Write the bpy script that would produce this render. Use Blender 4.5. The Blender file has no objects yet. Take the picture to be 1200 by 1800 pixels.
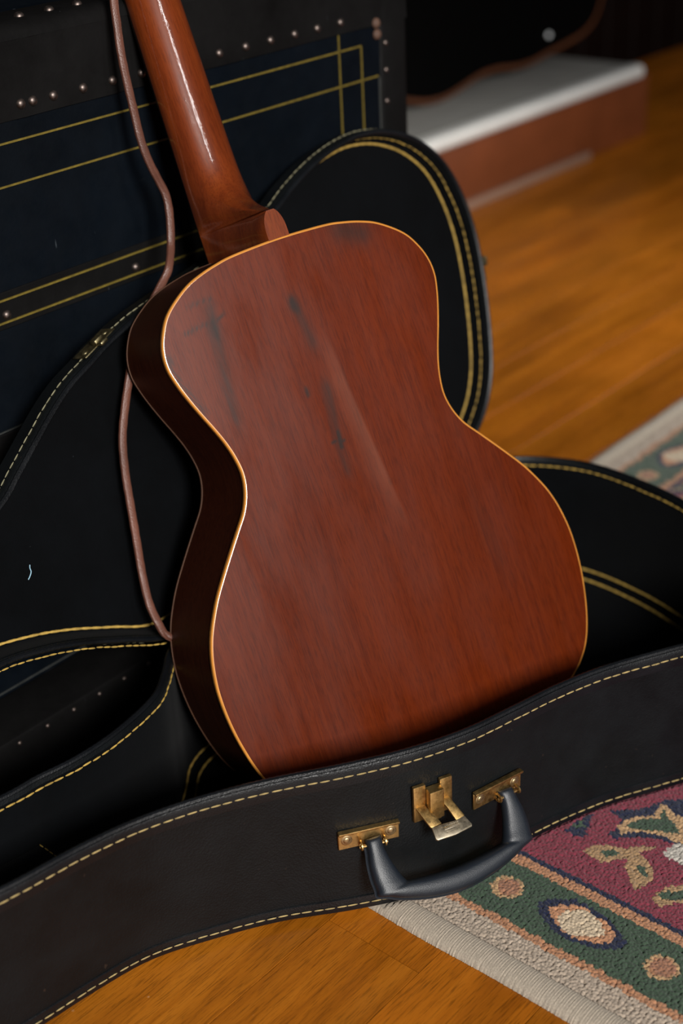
import bpy, bmesh, math, random
import numpy as np
from mathutils import Matrix, Vector
random.seed(7); rng = np.random.default_rng(7)
R = math.radians
SC = bpy.context.scene
COL = SC.collection

# ------------------------------------------------------------------ camera
CAM_POS = (0.0, 0.0, 0.91)
cam_d = bpy.data.cameras.new('camera')
cam = bpy.data.objects.new('camera', cam_d); COL.objects.link(cam)
cam_d.sensor_fit = 'VERTICAL'; cam_d.sensor_height = 36.0; cam_d.lens = 51.0
cam_d.clip_start = 0.02; cam_d.clip_end = 50
cam_d.dof.use_dof = True; cam_d.dof.focus_distance = 1.245; cam_d.dof.aperture_fstop = 3.2
_r = np.array([[0.6504955, -0.38603933, 0.65408657],
               [-0.75814219, -0.278371, 0.58968637],
               [-0.0455634, -0.87947895, -0.47375178]])
cam.matrix_world = Matrix([[_r[i, 0], -_r[i, 1], -_r[i, 2], CAM_POS[i]] for i in range(3)] + [[0, 0, 0, 1]])
SC.camera = cam

# ------------------------------------------------------------------ world, lights, exposure
world = bpy.data.worlds.new('world'); SC.world = world; world.use_nodes = True
world.node_tree.nodes['Background'].inputs[0].default_value = (0.50, 0.62, 0.85, 1)
world.node_tree.nodes['Background'].inputs[1].default_value = 0.02


def area(name, loc, target, w, h, power, color, spread=180):
    d = bpy.data.lights.new(name, 'AREA'); d.shape = 'RECTANGLE'; d.size = w; d.size_y = h
    d.energy = power; d.color = color; d.spread = R(spread)
    o = bpy.data.objects.new(name, d); COL.objects.link(o)
    o.location = loc
    o.rotation_euler = (Vector(target) - Vector(loc)).to_track_quat('-Z', 'Y').to_euler()
    return o


area('window_light', (-1.00, -2.62, 2.28), (1.00, 0.78, 0.20), 0.9, 1.0, 128, (1.0, 0.97, 0.93), 120)
area('sheen_fill_light', (0.75, -2.6, 1.25), (1.0, 0.80, 0.30), 2.0, 1.3, 2.4, (0.95, 0.97, 1.0), 150)  # added broad fill lamp, gives the guitar back its soft sheen
area('neck_highlight_light', (0.15, -2.85, 3.10), (0.90, 0.97, 0.66), 0.26, 1.10, 11.5,  (1.0, 0.98, 0.96), 120)  # added narrow strip lamp, there for the highlight along the neck
area('floor_fill_light', (3.30, 0.10, 1.05), (2.10, 1.28, 0.0), 0.6, 0.6, 3.4, (1.0, 0.96, 0.90), 46)  # added lamp off to the right, brightens the floor at the back
SC.view_settings.view_transform = 'Standard'; SC.view_settings.look = 'None'
SC.view_settings.gamma = 1.0; SC.view_settings.exposure = 0.0
SC.view_settings.use_curve_mapping = False

# ------------------------------------------------------------------ helpers
WM = {}


def mesh_from(name, verts, faces, smooth=True, angle=38):
    me = bpy.data.meshes.new(name)
    me.from_pydata([tuple(map(float, v)) for v in verts], [], [tuple(int(i) for i in f) for f in faces])
    me.update()
    if smooth:
        me.polygons.foreach_set('use_smooth', [True] * len(me.polygons))
        me.set_sharp_from_angle(angle=R(angle))
    return me


def link(name, me, mat, parent=None, frame=None, center=None):
    o = bpy.data.objects.new(name, me); COL.objects.link(o)
    if mat is not None and len(me.materials) == 0:
        me.materials.append(mat)
    F = frame if frame is not None else Matrix.Identity(4)
    M = F @ Matrix.Translation(center) if center is not None else F
    if parent is not None:
        o.parent = parent
        o.matrix_basis = WM[parent.name].inverted() @ M
    else:
        o.matrix_basis = M
    WM[o.name] = M
    return o


def obj(name, geo, mat, parent=None, frame=None, smooth=True, angle=38, center=True):
    """geo=(verts, faces) given in frame coordinates; the origin goes to the middle of the box."""
    v = np.array(geo[0], float)
    c = (v.min(0) + v.max(0)) / 2 if center else np.zeros(3)
    me = mesh_from(name, v - c, geo[1], smooth, angle)
    return link(name, me, mat, parent, frame, Vector(c))


def empty(name, loc=None, M=None):
    o = bpy.data.objects.new(name, None); COL.objects.link(o); o.empty_display_size = 0.05
    M = M if M is not None else Matrix.Translation(loc)
    o.matrix_basis = M; WM[o.name] = M
    return o


def tag(o, label=None, cat=None, group=None, kind=None):
    if label: o['label'] = label
    if cat: o['category'] = cat
    if group: o['group'] = group
    if kind: o['kind'] = kind
    return o


def join(*geos):
    V = []; F = []; n = 0
    for v, f in geos:
        V.extend([tuple(p) for p in v]); F.extend([tuple(i + n for i in q) for q in f]); n += len(v)
    return V, F


def bm_geo(bm):
    bm.verts.ensure_lookup_table()
    bm.verts.index_update()
    g = ([tuple(v.co) for v in bm.verts], [tuple(v.index for v in f.verts) for f in bm.faces])
    bm.free()
    return g


def box(lo, hi, bev=0.0, seg=2):
    bm = bmesh.new()
    bmesh.ops.create_cube(bm, size=1.0)
    lo = np.array(lo, float); hi = np.array(hi, float)
    for v in bm.verts:
        v.co = Vector((lo + hi) / 2) + Vector([v.co[i] * (hi - lo)[i] for i in range(3)])
    if bev > 0:
        bmesh.ops.bevel(bm, geom=list(bm.edges), offset=bev, segments=seg, affect='EDGES', profile=0.5)
    return bm_geo(bm)


def prism(poly, z0, z1, bev=0.0):
    """extruded polygon (x, y), with an optional bevel of its top edge"""
    bm = bmesh.new()
    vs = [bm.verts.new((p[0], p[1], z0)) for p in poly]
    f = bm.faces.new(vs)
    r = bmesh.ops.extrude_face_region(bm, geom=[f])
    top = [e for e in r['geom'] if isinstance(e, bmesh.types.BMVert)]
    for v in top: v.co.z = z1
    bmesh.ops.recalc_face_normals(bm, faces=bm.faces)
    if bev > 0:
        ed = [e for e in bm.edges if all(v in top for v in e.verts)]
        bmesh.ops.bevel(bm, geom=ed, offset=bev, segments=2, affect='EDGES', profile=0.5)
    return bm_geo(bm)


def xf(geo, M):
    return [tuple(M @ Vector(v)) for v in geo[0]], geo[1]


def frame_of(o, x, y, z):
    return Matrix([[x[0], y[0], z[0], o[0]], [x[1], y[1], z[1], o[1]], [x[2], y[2], z[2], o[2]], [0, 0, 0, 1]])


def catmull(P, n=8, closed=False):
    P = np.array(P, float); N = len(P); out = []
    m = N if closed else N - 1
    for i in range(m):
        if closed:
            p0, p1, p2, p3 = P[(i - 1) % N], P[i], P[(i + 1) % N], P[(i + 2) % N]
        else:
            p0, p1, p2, p3 = P[max(i - 1, 0)], P[i], P[i + 1], P[min(i + 2, N - 1)]
        for k in range(n):
            t = k / n
            out.append(.5 * (2 * p1 + (-p0 + p2) * t + (2 * p0 - 5 * p1 + 4 * p2 - p3) * t * t + (-p0 + 3 * p1 - 3 * p2 + p3) * t ** 3))
    if not closed: out.append(P[-1])
    return np.array(out)


def resample(P, step=None, n=None, closed=False):
    P = np.array(P, float)
    Q = np.vstack([P, P[:1]]) if closed else P
    s = np.r_[0, np.cumsum(np.linalg.norm(np.diff(Q, axis=0), axis=1))]
    if n is None: n = max(2, int(round(s[-1] / step)))
    u = np.linspace(0, s[-1], n + (1 if closed else 0))
    if closed: u = u[:-1]
    return np.stack([np.interp(u, s, Q[:, k]) for k in range(Q.shape[1])], 1)


def normals2(P):
    """outward 2D normals of a closed loop"""
    T = np.roll(P, -1, 0) - np.roll(P, 1, 0)
    T /= np.linalg.norm(T, axis=1)[:, None] + 1e-12
    a = np.sum(P[:, 0] * np.roll(P[:, 1], -1) - np.roll(P[:, 0], -1) * P[:, 1])
    N = np.stack([T[:, 1], -T[:, 0]], 1)
    return N if a > 0 else -N


def rings(rs, cap0=False, cap1=False, closed=True):
    n = len(rs[0]); V = np.vstack(rs); F = []
    for k in range(len(rs) - 1):
        for i in range(n if closed else n - 1):
            j = (i + 1) % n
            F.append((k * n + i, k * n + j, (k + 1) * n + j, (k + 1) * n + i))
    if cap0: F.append(tuple(range(n))[::-1])
    if cap1: F.append(tuple((len(rs) - 1) * n + i for i in range(n)))
    return V, F


def tube(P, r, seg=8, closed=False, prof=None, up=None):
    P = np.array(P, float); n = len(P)
    if closed: T = np.roll(P, -1, 0) - np.roll(P, 1, 0)
    else: T = np.gradient(P, axis=0)
    T /= np.linalg.norm(T, axis=1)[:, None] + 1e-12
    r = np.broadcast_to(np.array(r, float), (n,))
    u = np.array(up if up is not None else (0, 0, 1.0), float)
    if up is None and abs(T[0] @ u) > .9: u = np.array([1.0, 0, 0])
    N = np.zeros((n, 3)); b = u - T[0] * (u @ T[0]); b /= np.linalg.norm(b)
    for i in range(n):
        if up is not None: b = u - T[i] * (u @ T[i])
        else: b = b - T[i] * (b @ T[i])
        b /= np.linalg.norm(b) + 1e-12; N[i] = b
    Bn = np.cross(T, N)
    an = np.linspace(0, 2 * np.pi, seg, endpoint=False)
    rr = np.ones(seg) if prof is None else np.array([prof(a) for a in an])
    rs = [P[i] + r[i] * (np.cos(an) * rr)[:, None] * N[i] + r[i] * (np.sin(an) * rr)[:, None] * Bn[i] for i in range(n)]
    if closed: rs.append(rs[0])
    return rings(rs, not closed, not closed)


def stitches(P, length, gap, r, closed=False, lift=None, seg=6):
    """dashes of thread along a path; lift = direction the middle of each dash bulges"""
    P = np.array(P, float)
    per = length + gap
    Q = np.vstack([P, P[:1]]) if closed else P
    s = np.r_[0, np.cumsum(np.linalg.norm(np.diff(Q, axis=0), axis=1))]
    n = int(s[-1] / per); out = []
    for k in range(n):
        a = k * per + random.uniform(-.06, .06) * per
        u = np.clip(np.linspace(a, a + length * random.uniform(.94, 1.04), 5), 0, s[-1])
        pts = np.stack([np.interp(u, s, Q[:, c]) for c in range(3)], 1)
        off = rng.normal(size=3) * r * .18
        out.append(tube(pts + off, np.array([.45, .95, 1.0, .95, .45]) * r, seg))
    return join(*out)


def dome(r, h, seg=12, lv=4):
    rs = []
    for k in range(lv + 1):
        a = k / lv * (np.pi / 2) * .97
        t = np.linspace(0, 2 * np.pi, seg, endpoint=False)
        rs.append(np.stack([np.cos(t) * r * np.cos(a), np.sin(t) * r * np.cos(a), np.full(seg, h * np.sin(a))], 1))
    return rings(rs, True, True)


# ------------------------------------------------------------------ materials
class NT:
    def __init__(s, name):
        s.m = bpy.data.materials.new(name); s.m.use_nodes = True
        s.t = s.m.node_tree; s.b = s.t.nodes['Principled BSDF']

    def n(s, ty, **kw):
        x = s.t.nodes.new(ty)
        for k, v in kw.items():
            if k.startswith('i_'):
                key = k[2:]
                x.inputs[int(key) if key.isdigit() else key.replace('_', ' ')].default_value = v
            else: setattr(x, k, v)
        return x

    def l(s, a, b): s.t.links.new(a, b)

    def set(s, **kw):
        for k, v in kw.items(): s.b.inputs[k.replace('_', ' ')].default_value = v

    def coords(s, scale=(1, 1, 1), kind='Object', rnd=False, rot=(0, 0, 0)):
        tc = s.n('ShaderNodeTexCoord'); mp = s.n('ShaderNodeMapping')
        mp.inputs['Scale'].default_value = scale; mp.inputs['Rotation'].default_value = rot
        s.l(tc.outputs[kind], mp.inputs['Vector'])
        if rnd:
            oi = s.n('ShaderNodeObjectInfo')
            mu = s.n('ShaderNodeMath', operation='MULTIPLY'); mu.inputs[1].default_value = 173.0
            s.l(oi.outputs['Random'], mu.inputs[0])
            cb = s.n('ShaderNodeCombineXYZ')
            for k in range(3): s.l(mu.outputs[0], cb.inputs[k])
            s.l(cb.outputs[0], mp.inputs['Location'])
        return mp.outputs[0]

    def noise(s, vec, scale, detail=4, rough=.6, dist=0):
        x = s.n('ShaderNodeTexNoise'); x.inputs['Scale'].default_value = scale
        x.inputs['Detail'].default_value = detail; x.inputs['Roughness'].default_value = rough
        x.inputs['Distortion'].default_value = dist
        s.l(vec, x.inputs['Vector']); return x.outputs['Fac']

    def ramp(s, fac, stops):
        x = s.n('ShaderNodeValToRGB'); e = x.color_ramp.elements
        while len(e) < len(stops): e.new(.5)
        for k, (p, c) in enumerate(stops):
            e[k].position = p; e[k].color = (c, c, c, 1) if not hasattr(c, '__len__') else tuple(c) + (1,)
        s.l(fac, x.inputs[0]); return x.outputs[0]

    def mix(s, fac, a, b, mode='MIX'):
        x = s.n('ShaderNodeMix', data_type='RGBA', blend_type=mode)
        for inp, v in ((x.inputs[0], fac), (x.inputs[6], a), (x.inputs[7], b)):
            if isinstance(v, bpy.types.NodeSocket): s.l(v, inp)
            elif hasattr(v, '__len__'): inp.default_value = tuple(v) + (1,)
            else: inp.default_value = v
        return x.outputs[2]

    def attr(s, name):
        return s.n('ShaderNodeAttribute', attribute_name=name)

    def bump(s, h, strength=.3, dist=.001):
        x = s.n('ShaderNodeBump'); x.inputs['Strength'].default_value = strength; x.inputs['Distance'].default_value = dist
        s.l(h, x.inputs['Height']); s.l(x.outputs[0], s.b.inputs['Normal']); return x


def simple(name, col, rough=.5, metal=0., spec=.5, coat=0., coat_rough=.1, var=.15, vscale=60., bump=0., bscale=400., sheen=0.):
    t = NT(name)
    vec = t.coords()
    f = t.noise(vec, vscale, 5, .6)
    lo = [c * (1 - var) for c in col]; hi = [min(1, c * (1 + var)) for c in col]
    t.l(t.ramp(f, [(.3, lo), (.7, hi)]), t.b.inputs['Base Color'])
    t.set(Roughness=rough, Metallic=metal, Coat_Weight=coat, Coat_Roughness=coat_rough)
    t.b.inputs['Specular IOR Level'].default_value = spec
    if sheen:
        t.b.inputs['Sheen Weight'].default_value = sheen; t.b.inputs['Sheen Roughness'].default_value = .5
    if bump:
        t.bump(t.noise(vec, bscale, 3, .6), bump, .0006)
    return t.m


def mat_planks():
    t = NT('oak_plank')
    v1 = t.coords((2.5, 45, 1), rnd=True); v2 = t.coords((42, 900, 1), rnd=True); v3 = t.coords((6, 12, 1), rnd=True)
    base = t.ramp(t.noise(v1, 1.0, 5, .62, .6), [(.25, (.210, .060, .0035)), (.5, (.325, .100, .0058)), (.78, (.41, .138, .0105))])
    pores = t.ramp(t.noise(v2, 1.0, 3, .7), [(.36, 0.40), (.50, 1.0)])
    c = t.mix(.75, base, pores, 'MULTIPLY')
    big = t.ramp(t.noise(v3, 1.0, 3, .5), [(.3, .78), (.7, 1.12)])
    c = t.mix(1.0, c, big, 'MULTIPLY')
    oi = t.n('ShaderNodeObjectInfo')
    rv = t.ramp(oi.outputs['Random'], [(0, (.82, .80, .78)), (.5, (1, 1, 1)), (1, (1.12, 1.06, 1.0))])
    c = t.mix(1.0, c, rv, 'MULTIPLY')
    # small pale scuffs
    v4 = t.coords((55, 90, 1), rnd=True, rot=(0, 0, .5))
    sc = t.ramp(t.noise(v4, 1.0, 2, .5, .4), [(.765, 0.0), (.80, .38)])
    c = t.mix(sc, c, (.55, .36, .20))
    t.l(c, t.b.inputs['Base Color'])
    t.l(t.ramp(t.noise(v3, 2.0, 4), [(.3, .30), (.7, .46)]), t.b.inputs['Roughness'])
    t.b.inputs['Specular IOR Level'].default_value = .22
    t.bump(t.noise(v2, 1.0, 3, .7), .10, .0005)
    return t.m


def mat_guitar(name, dark, mid, light, rough, coat, stain=False, gs=(240, 4.5, 240)):
    t = NT(name)
    v1 = t.coords(gs); v2 = t.coords((900, 60, 900)); v3 = t.coords((9, 3, 9))
    c = t.ramp(t.noise(v1, 1.0, 5, .6, .3), [(.28, dark), (.5, mid), (.75, light)])
    g = t.ramp(t.noise(v2, 1.0, 3, .7), [(.40, .68), (.51, 1.0)])
    c = t.mix(.8, c, g, 'MULTIPLY')
    bl = t.ramp(t.noise(v3, 1.0, 3, .5), [(.3, .88), (.7, 1.10)])
    c = t.mix(1.0, c, bl, 'MULTIPLY')
    if stain:
        a = t.attr('stain')
        c = t.mix(a.outputs['Fac'], c, (.020, .012, .010))
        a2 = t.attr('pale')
        c = t.mix(a2.outputs['Fac'], c, (.40, .20, .14))  # sheen streak mixed into the base colour
    t.l(c, t.b.inputs['Base Color'])
    t.set(Roughness=rough, Coat_Weight=coat, Coat_Roughness=.065)
    t.b.inputs['Specular IOR Level'].default_value = .17 if stain else .14
    if stain:
        t.l(t.ramp(t.noise(t.coords((30, 8, 30)), 1.0, 4, .6), [(.3, rough - .07), (.7, rough + .10)]), t.b.inputs['Roughness'])
    t.bump(t.noise(v2, 1.0, 3, .7), .06, .0004)
    if coat:
        cb = t.n('ShaderNodeBump'); cb.inputs['Strength'].default_value = .22; cb.inputs['Distance'].default_value = .0006
        t.l(t.noise(t.coords((260, 60, 260)), 1.0, 4, .65), cb.inputs['Height']); t.l(cb.outputs[0], t.b.inputs['Coat Normal'])
    return t.m


def mat_leather(name, col, rough, bump=.35, scale=520., spec=.5, tint=(.05, .03, .02), var=.4):
    t = NT(name)
    vec = t.coords()
    big = t.noise(vec, 14, 5, .6)
    c = t.ramp(big, [(.3, [k * (1 - var) for k in col]), (.72, [k * (1 + var) for k in col])])
    sp = t.ramp(t.noise(vec, 130, 2, .5), [(.74, 0.0), (.80, .35)])
    c = t.mix(sp, c, tint)
    t.l(c, t.b.inputs['Base Color'])
    t.l(t.ramp(t.noise(vec, 22, 5, .65), [(.25, rough - .08), (.75, rough + .10)]), t.b.inputs['Roughness'])
    t.b.inputs['Specular IOR Level'].default_value = spec
    vo = t.n('ShaderNodeTexVoronoi'); vo.inputs['Scale'].default_value = scale; t.l(vec, vo.inputs['Vector'])
    nz = t.noise(vec, scale * .45, 4, .65)
    ad = t.n('ShaderNodeMath', operation='ADD'); t.l(vo.outputs['Distance'], ad.inputs[0]); t.l(nz, ad.inputs[1])
    t.bump(ad.outputs[0], bump, .0007)
    return t.m


def mat_trunk(name, col, rough, scr=.35):
    t = NT(name)
    vec = t.coords()
    c = t.ramp(t.noise(vec, 9, 6, .65), [(.25, [k * .55 for k in col]), (.75, [k * 1.5 for k in col])])
    v2 = t.coords((160, 160, 22))
    s1 = t.ramp(t.noise(v2, 1.0, 2, .5), [(.76, 0.0), (.82, scr)])
    v3 = t.coords((10, 40, 130), rot=(0, .25, 0))
    s2 = t.ramp(t.noise(v3, 1.0, 3, .6), [(.72, 0.0), (.84, scr * .5)])
    c = t.mix(s1, c, (.16, .19, .22)); c = t.mix(s2, c, (.10, .11, .12))
    t.l(c, t.b.inputs['Base Color'])
    t.l(t.ramp(t.noise(vec, 30, 5, .7), [(.3, rough - .1), (.7, rough + .15)]), t.b.inputs['Roughness'])
    t.b.inputs['Specular IOR Level'].default_value = .08
    t.bump(t.noise(vec, 260, 4, .7), .25, .0008)
    return t.m


def mat_felt(name, col):
    t = NT(name)
    vec = t.coords()
    c = t.ramp(t.noise(vec, 11, 6, .7), [(.3, [k * .6 for k in col]), (.7, [k * 1.4 for k in col])])
    lint = t.ramp(t.noise(vec, 150, 2, .5), [(.78, 0.0), (.84, .25)])
    c = t.mix(lint, c, (.10, .12, .15))
    t.l(c, t.b.inputs['Base Color'])
    t.set(Roughness=1.0)
    t.b.inputs['Specular IOR Level'].default_value = .05
    t.b.inputs['Sheen Weight'].default_value = .015; t.b.inputs['Sheen Roughness'].default_value = .6
    t.bump(t.noise(vec, 900, 3, .7), .5, .0008)
    return t.m


def mat_thread(name, col):
    t = NT(name)
    vec = t.coords()
    c = t.ramp(t.noise(vec, 130, 3, .6), [(.3, [k * .6 for k in col]), (.7, [k * 1.2 for k in col])])
    t.l(c, t.b.inputs['Base Color']); t.set(Roughness=.7)
    return t.m


def mat_pile(name, sc=2600.):
    t = NT(name)
    a = t.n('ShaderNodeVertexColor', layer_name='dye')
    vec = t.coords()
    f = t.ramp(t.noise(vec, 700, 3, .7), [(.3, .72), (.7, 1.18)])
    t.l(t.mix(1.0, a.outputs['Color'], f, 'MULTIPLY'), t.b.inputs['Base Color'])
    t.set(Roughness=.95); t.b.inputs['Specular IOR Level'].default_value = .1
    t.b.inputs['Sheen Weight'].default_value = .15
    t.bump(t.noise(vec, sc, 3, .7), .5, .0008)
    return t.m


def mat_metal(name, col, rough, spots=(.12, .07, .03), amt=.5, scale=260.):
    t = NT(name)
    vec = t.coords()
    c = t.ramp(t.noise(vec, 120, 4, .6), [(.3, [k * .75 for k in col]), (.7, [min(1, k * 1.1) for k in col])])
    s = t.ramp(t.noise(vec, scale, 4, .7), [(.52, 0.0), (.72, amt)])
    t.l(t.mix(s, c, spots), t.b.inputs['Base Color'])
    t.l(t.ramp(t.noise(vec, 200, 4, .7), [(.3, rough - .08), (.7, rough + .14)]), t.b.inputs['Roughness'])
    t.set(Metallic=1.0)
    t.bump(t.noise(vec, 420, 4, .7), .08, .0004)
    return t.m


M_PLANK = mat_planks()
M_SUB = simple('subfloor', (.03, .015, .006), .9)
M_BACK = mat_guitar('mahogany_back', (.069, .0085, .0009), (.083, .0108, .0012), (.098, .0138, .0017), .33, .0, True)
M_SIDE = mat_guitar('mahogany_side', (.040, .0080, .0028), (.058, .0125, .004), (.074, .017, .0055), .48, .0)
M_NECK = mat_guitar('mahogany_neck', (.085, .0135, .0028), (.130, .023, .0042), (.165, .033, .0055), .40, 1.0, gs=(60, 3, 60))
M_BIND = simple('aged_binding', (.50, .20, .034), .30, coat=.6, var=.12, vscale=40)
M_BIND2 = simple('dark_binding', (.07, .028, .012), .6, spec=.2)
M_TOPWOOD = simple('spruce_top', (.36, .17, .06), .35, coat=.3)
M_ROSE = simple('rosewood', (.025, .012, .008), .5)
M_LEATHER = mat_leather('case_leather', (.0038, .0047, .0054), .44, .3, 520., .20)
M_EDGE = mat_leather('edge_leather', (.0030, .0037, .0048), .40, .22, 700., .34)
M_FELT = mat_felt('plush_lining', (.0012, .0015, .0020))
M_BOLD = mat_thread('yellow_cord', (.42, .27, .055))
M_THREAD = mat_thread('tan_thread', (.36, .265, .105))
M_PALE = mat_thread('pale_thread', (.20, .185, .11))
M_PLASTIC = mat_leather('handle_plastic', (.0070, .0100, .0150), .42, .14, 1300., .42, (.03, .04, .05), .12)
M_BRASS = mat_metal('worn_brass', (.56, .365, .14), .36, (.10, .06, .025), .45)
M_NICKEL = mat_metal('worn_nickel', (.44, .38, .28), .44, (.25, .17, .09), .4)
M_OLDBRASS = mat_metal('old_brass', (.50, .37, .20), .42, (.12, .08, .04), .4)
M_BRASSDK = mat_metal('tarnished_brass', (.26, .22, .12), .40, (.05, .05, .03), .7)
M_TRUNK = mat_trunk('navy_canvas', (.0014, .0027, .0047), .62)
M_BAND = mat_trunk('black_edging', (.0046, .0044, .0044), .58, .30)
M_PIN = simple('yellow_pinstripe', (.125, .090, .012), .55, var=.35, vscale=90)
M_PINDIM = simple('grey_pinstripe', (.028, .030, .028), .6, var=.4, vscale=90)
M_RIVET = mat_metal('old_rivet', (.17, .135, .12), .46, (.04, .025, .02), .75, 500.)
M_RUST = simple('rusty_rivet', (.085, .042, .026), .7, var=.5, vscale=300)
M_STRAP = mat_leather('brown_strap_leather', (.105, .040, .026), .42, .22, 800., .4, (.20, .10, .075), .35)
M_PILE = mat_pile('rug_pile')
M_SERGE = mat_pile('rug_edge_yarn', 1500.)
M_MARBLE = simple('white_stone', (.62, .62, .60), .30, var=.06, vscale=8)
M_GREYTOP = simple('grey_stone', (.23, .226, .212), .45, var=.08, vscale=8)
M_HEARTH = simple('red_brown_front', (.15, .040, .013), .42, var=.22, vscale=7)
M_HMOLD = simple('pale_moulding', (.22, .13, .09), .5, var=.1)
M_DARK = simple('black_lacquer', (.0012, .0012, .0012), .6, spec=.03)
M_DARKRIM = simple('dark_brown_rim', (.075, .026, .011), .5, spec=.2)
M_CHROME = simple('pearl_button', (.75, .78, .80), .25, var=.02)
M_PANEL = simple('dark_panelling', (.004, .0016, .0012), .6, spec=.08, var=.3, vscale=6)
M_BLUE = simple('blue_thread', (.30, .50, .62), .8)

# ------------------------------------------------------------------ floor (structure) with planks
floor = obj('floor', box((-0.9, -1.6, -0.03), (5.0, 2.35, -0.012)), M_SUB, smooth=False)
tag(floor, kind='structure')
PW = .09925
row0 = .6545
k0 = int(math.floor((-0.30 - row0) / PW)); k1 = int(math.ceil((2.30 - row0) / PW))
for k in range(k0, k1):
    y0 = row0 + k * PW
    x = -0.5 - random.random() * .6
    if k == -1: x = .682 - 1.3
    while x < 4.7:
        L = min(random.uniform(.8, 1.5), 4.96 - x)
        if k == -1 and x < 0: L = 1.3
        if x + L > .0 or k < 4:
            dz = random.uniform(-.0003, .0)
            obj('plank', box((x + .0003, y0 + .0003, -.012), (x + L - .0003, y0 + PW - .0003, dz), .0002, 1), M_PLANK, floor, smooth=False)
        x += L

# dark panelled wall behind
wall = obj('wall_back', box((-0.9, 2.27, -.012), (5.0, 2.35, 2.2)), M_PANEL, smooth=False)
tag(wall, kind='structure')
x = 2.2
while x < 4.8:
    obj('panel', box((x, 2.25, 0.0), (x + .136, 2.272, 2.15), .004, 1), M_PANEL, wall, smooth=False)
    x += .14

# ------------------------------------------------------------------ guitar case
H = .159; Z0 = .006
xs = [.2, .3, .40, .45, .50, .55, .60, .65, .70, .75, .80, .85, .90, .95, 1.0, 1.05, 1.10]
yT = [.80, .777, .758, .748, .7405, .728, .707, .678, .6435, .613, .591, .5775, .565, .547, .5215, .495, .478]
yB = [.803, .78, .762, .754, .7475, .737, .712, .681, .640, .6055, .586, .5755, .5605, .541, .5135, .487, .472]
rest = [(1.15, .482), (1.20, .512), (1.242, .566), (1.276, .651), (1.290, .709), (1.295, .763), (1.288, .804), (1.262, .853),
        (1.22, .885), (1.16, .899), (1.09, .897), (1.0, .882), (.93, .875), (.86, .882), (.81, .897), (.768, .901), (.733, .890),
        (.702, .866), (.671, .847), (.619, .836), (.574, .835), (.536, .841), (.503, .844), (.4, .863), (.3, .883), (.21, .899), (.18, .85)]
CT = catmull(list(zip(xs, yT)) + rest, 9, True)
CB = catmull(list(zip(xs, yB)) + rest, 9, True)
NTop = normals2(CT); NBot = normals2(CB)


def ring_case(z, off=0.0):
    k = min(1, max(0, (z - Z0) / (H - Z0)))
    P = CB * (1 - k) + CT * k; N = NBot * (1 - k) + NTop * k
    N = N / np.linalg.norm(N, axis=1)[:, None]
    Q = P + N * off
    return np.c_[Q, np.full(len(Q), z)]


case = empty('guitar_case', (.78, .74, 0))
tag(case, 'black leather guitar case lying open on floor and rug, yellow stitched', 'guitar case')
obj('shell', rings([ring_case(.006, -.006), ring_case(.0075, -.001), ring_case(.011, 0)] +
                   [ring_case(z, 0) for z in np.linspace(.025, .150, 7)] +
                   [ring_case(.157, 0), ring_case(.159, -.003), ring_case(.159, -.007), ring_case(.155, -.008)], True), M_LEATHER, case)
obj('lining', rings([ring_case(.1565, -.0072), ring_case(.150, -.0082), ring_case(.10, -.0082), ring_case(.06, -.0082),
                     ring_case(.020, -.0085), ring_case(.0140, -.0105), ring_case(.0125, -.014)], False, True), M_FELT, case)
obj('rim_binding', rings([ring_case(.1415, .0002), ring_case(.142, .0013), ring_case(.148, .0016), ring_case(.156, .0014), ring_case(.1585, .0002)]), M_EDGE, case)
obj('foot_binding', rings([ring_case(.0065, -.0025), ring_case(.0072, .0008), ring_case(.013, .0016), ring_case(.0205, .0012), ring_case(.021, .0002)]), M_EDGE, case)
def piping(P, r):
    P = resample(P, .0028, closed=True)
    rr = r * (1 + .05 * np.where(np.arange(len(P)) % 2 == 0, 1, -1))
    return tube(P, rr, 8, True)
obj('piping', piping(ring_case(.1588, -.0034), .0028), M_EDGE, case)
thr = [stitches(resample(ring_case(.1515, .0019), .004, closed=True), .0084, .0018, .00066, True),
       stitches(resample(ring_case(.0140, .0021), .004, closed=True), .0084, .0018, .00064, True),
       ]
o = obj('outer_stitching', join(*thr), M_THREAD, case); tag(o, kind='stuff')
o = obj('inner_stitching', stitches(resample(ring_case(.1520, -.0088), .004, closed=True), .0085, .0010, .00085, True), M_BOLD, case); tag(o, kind='stuff')


def cord(P, r, closed=True, per=.0115):
    P = resample(P, .0016, closed=closed)
    s = np.arange(len(P)) * .0016
    ph = (s % per) / per
    return tube(P, r * (.72 + .38 * np.sin(np.pi * ph) ** .6), 7, closed)


obj('floor_seam', join(cord(ring_case(.0235, -.0100), .0011), cord(ring_case(.0155, -.0185), .0012)), M_BOLD, case)
# compartment with lid at the neck end
inner = ring_case(.1, -.0090)
poly = [p for p in inner[:, :2] if p[0] < .528]
i0 = max(range(len(poly)), key=lambda i: (poly[i][0], 0))
# order the polygon: rear -> left end -> front
P_ = inner[:, :2]; sel = np.where(P_[:, 0] < .528)[0]
brk = np.where(np.diff(sel) > 1)[0]
sel = np.r_[sel[brk[0] + 1:], sel[:brk[0] + 1]] if len(brk) else sel
comp = P_[sel]
obj('neck_compartment', prism([tuple(p) for p in comp], .0145, .100, .002), M_FELT, case)
a_, b_ = comp[0], comp[-1]
edge = np.array([[a_[0] - .004, a_[1] - .002, .1008], [b_[0] - .004, b_[1] + .002, .1008]])
o = obj('compartment_stitching', join(stitches(resample(edge, .004), .0052, .0014, .0006)), M_BOLD, case); tag(o, kind='stuff')

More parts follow.
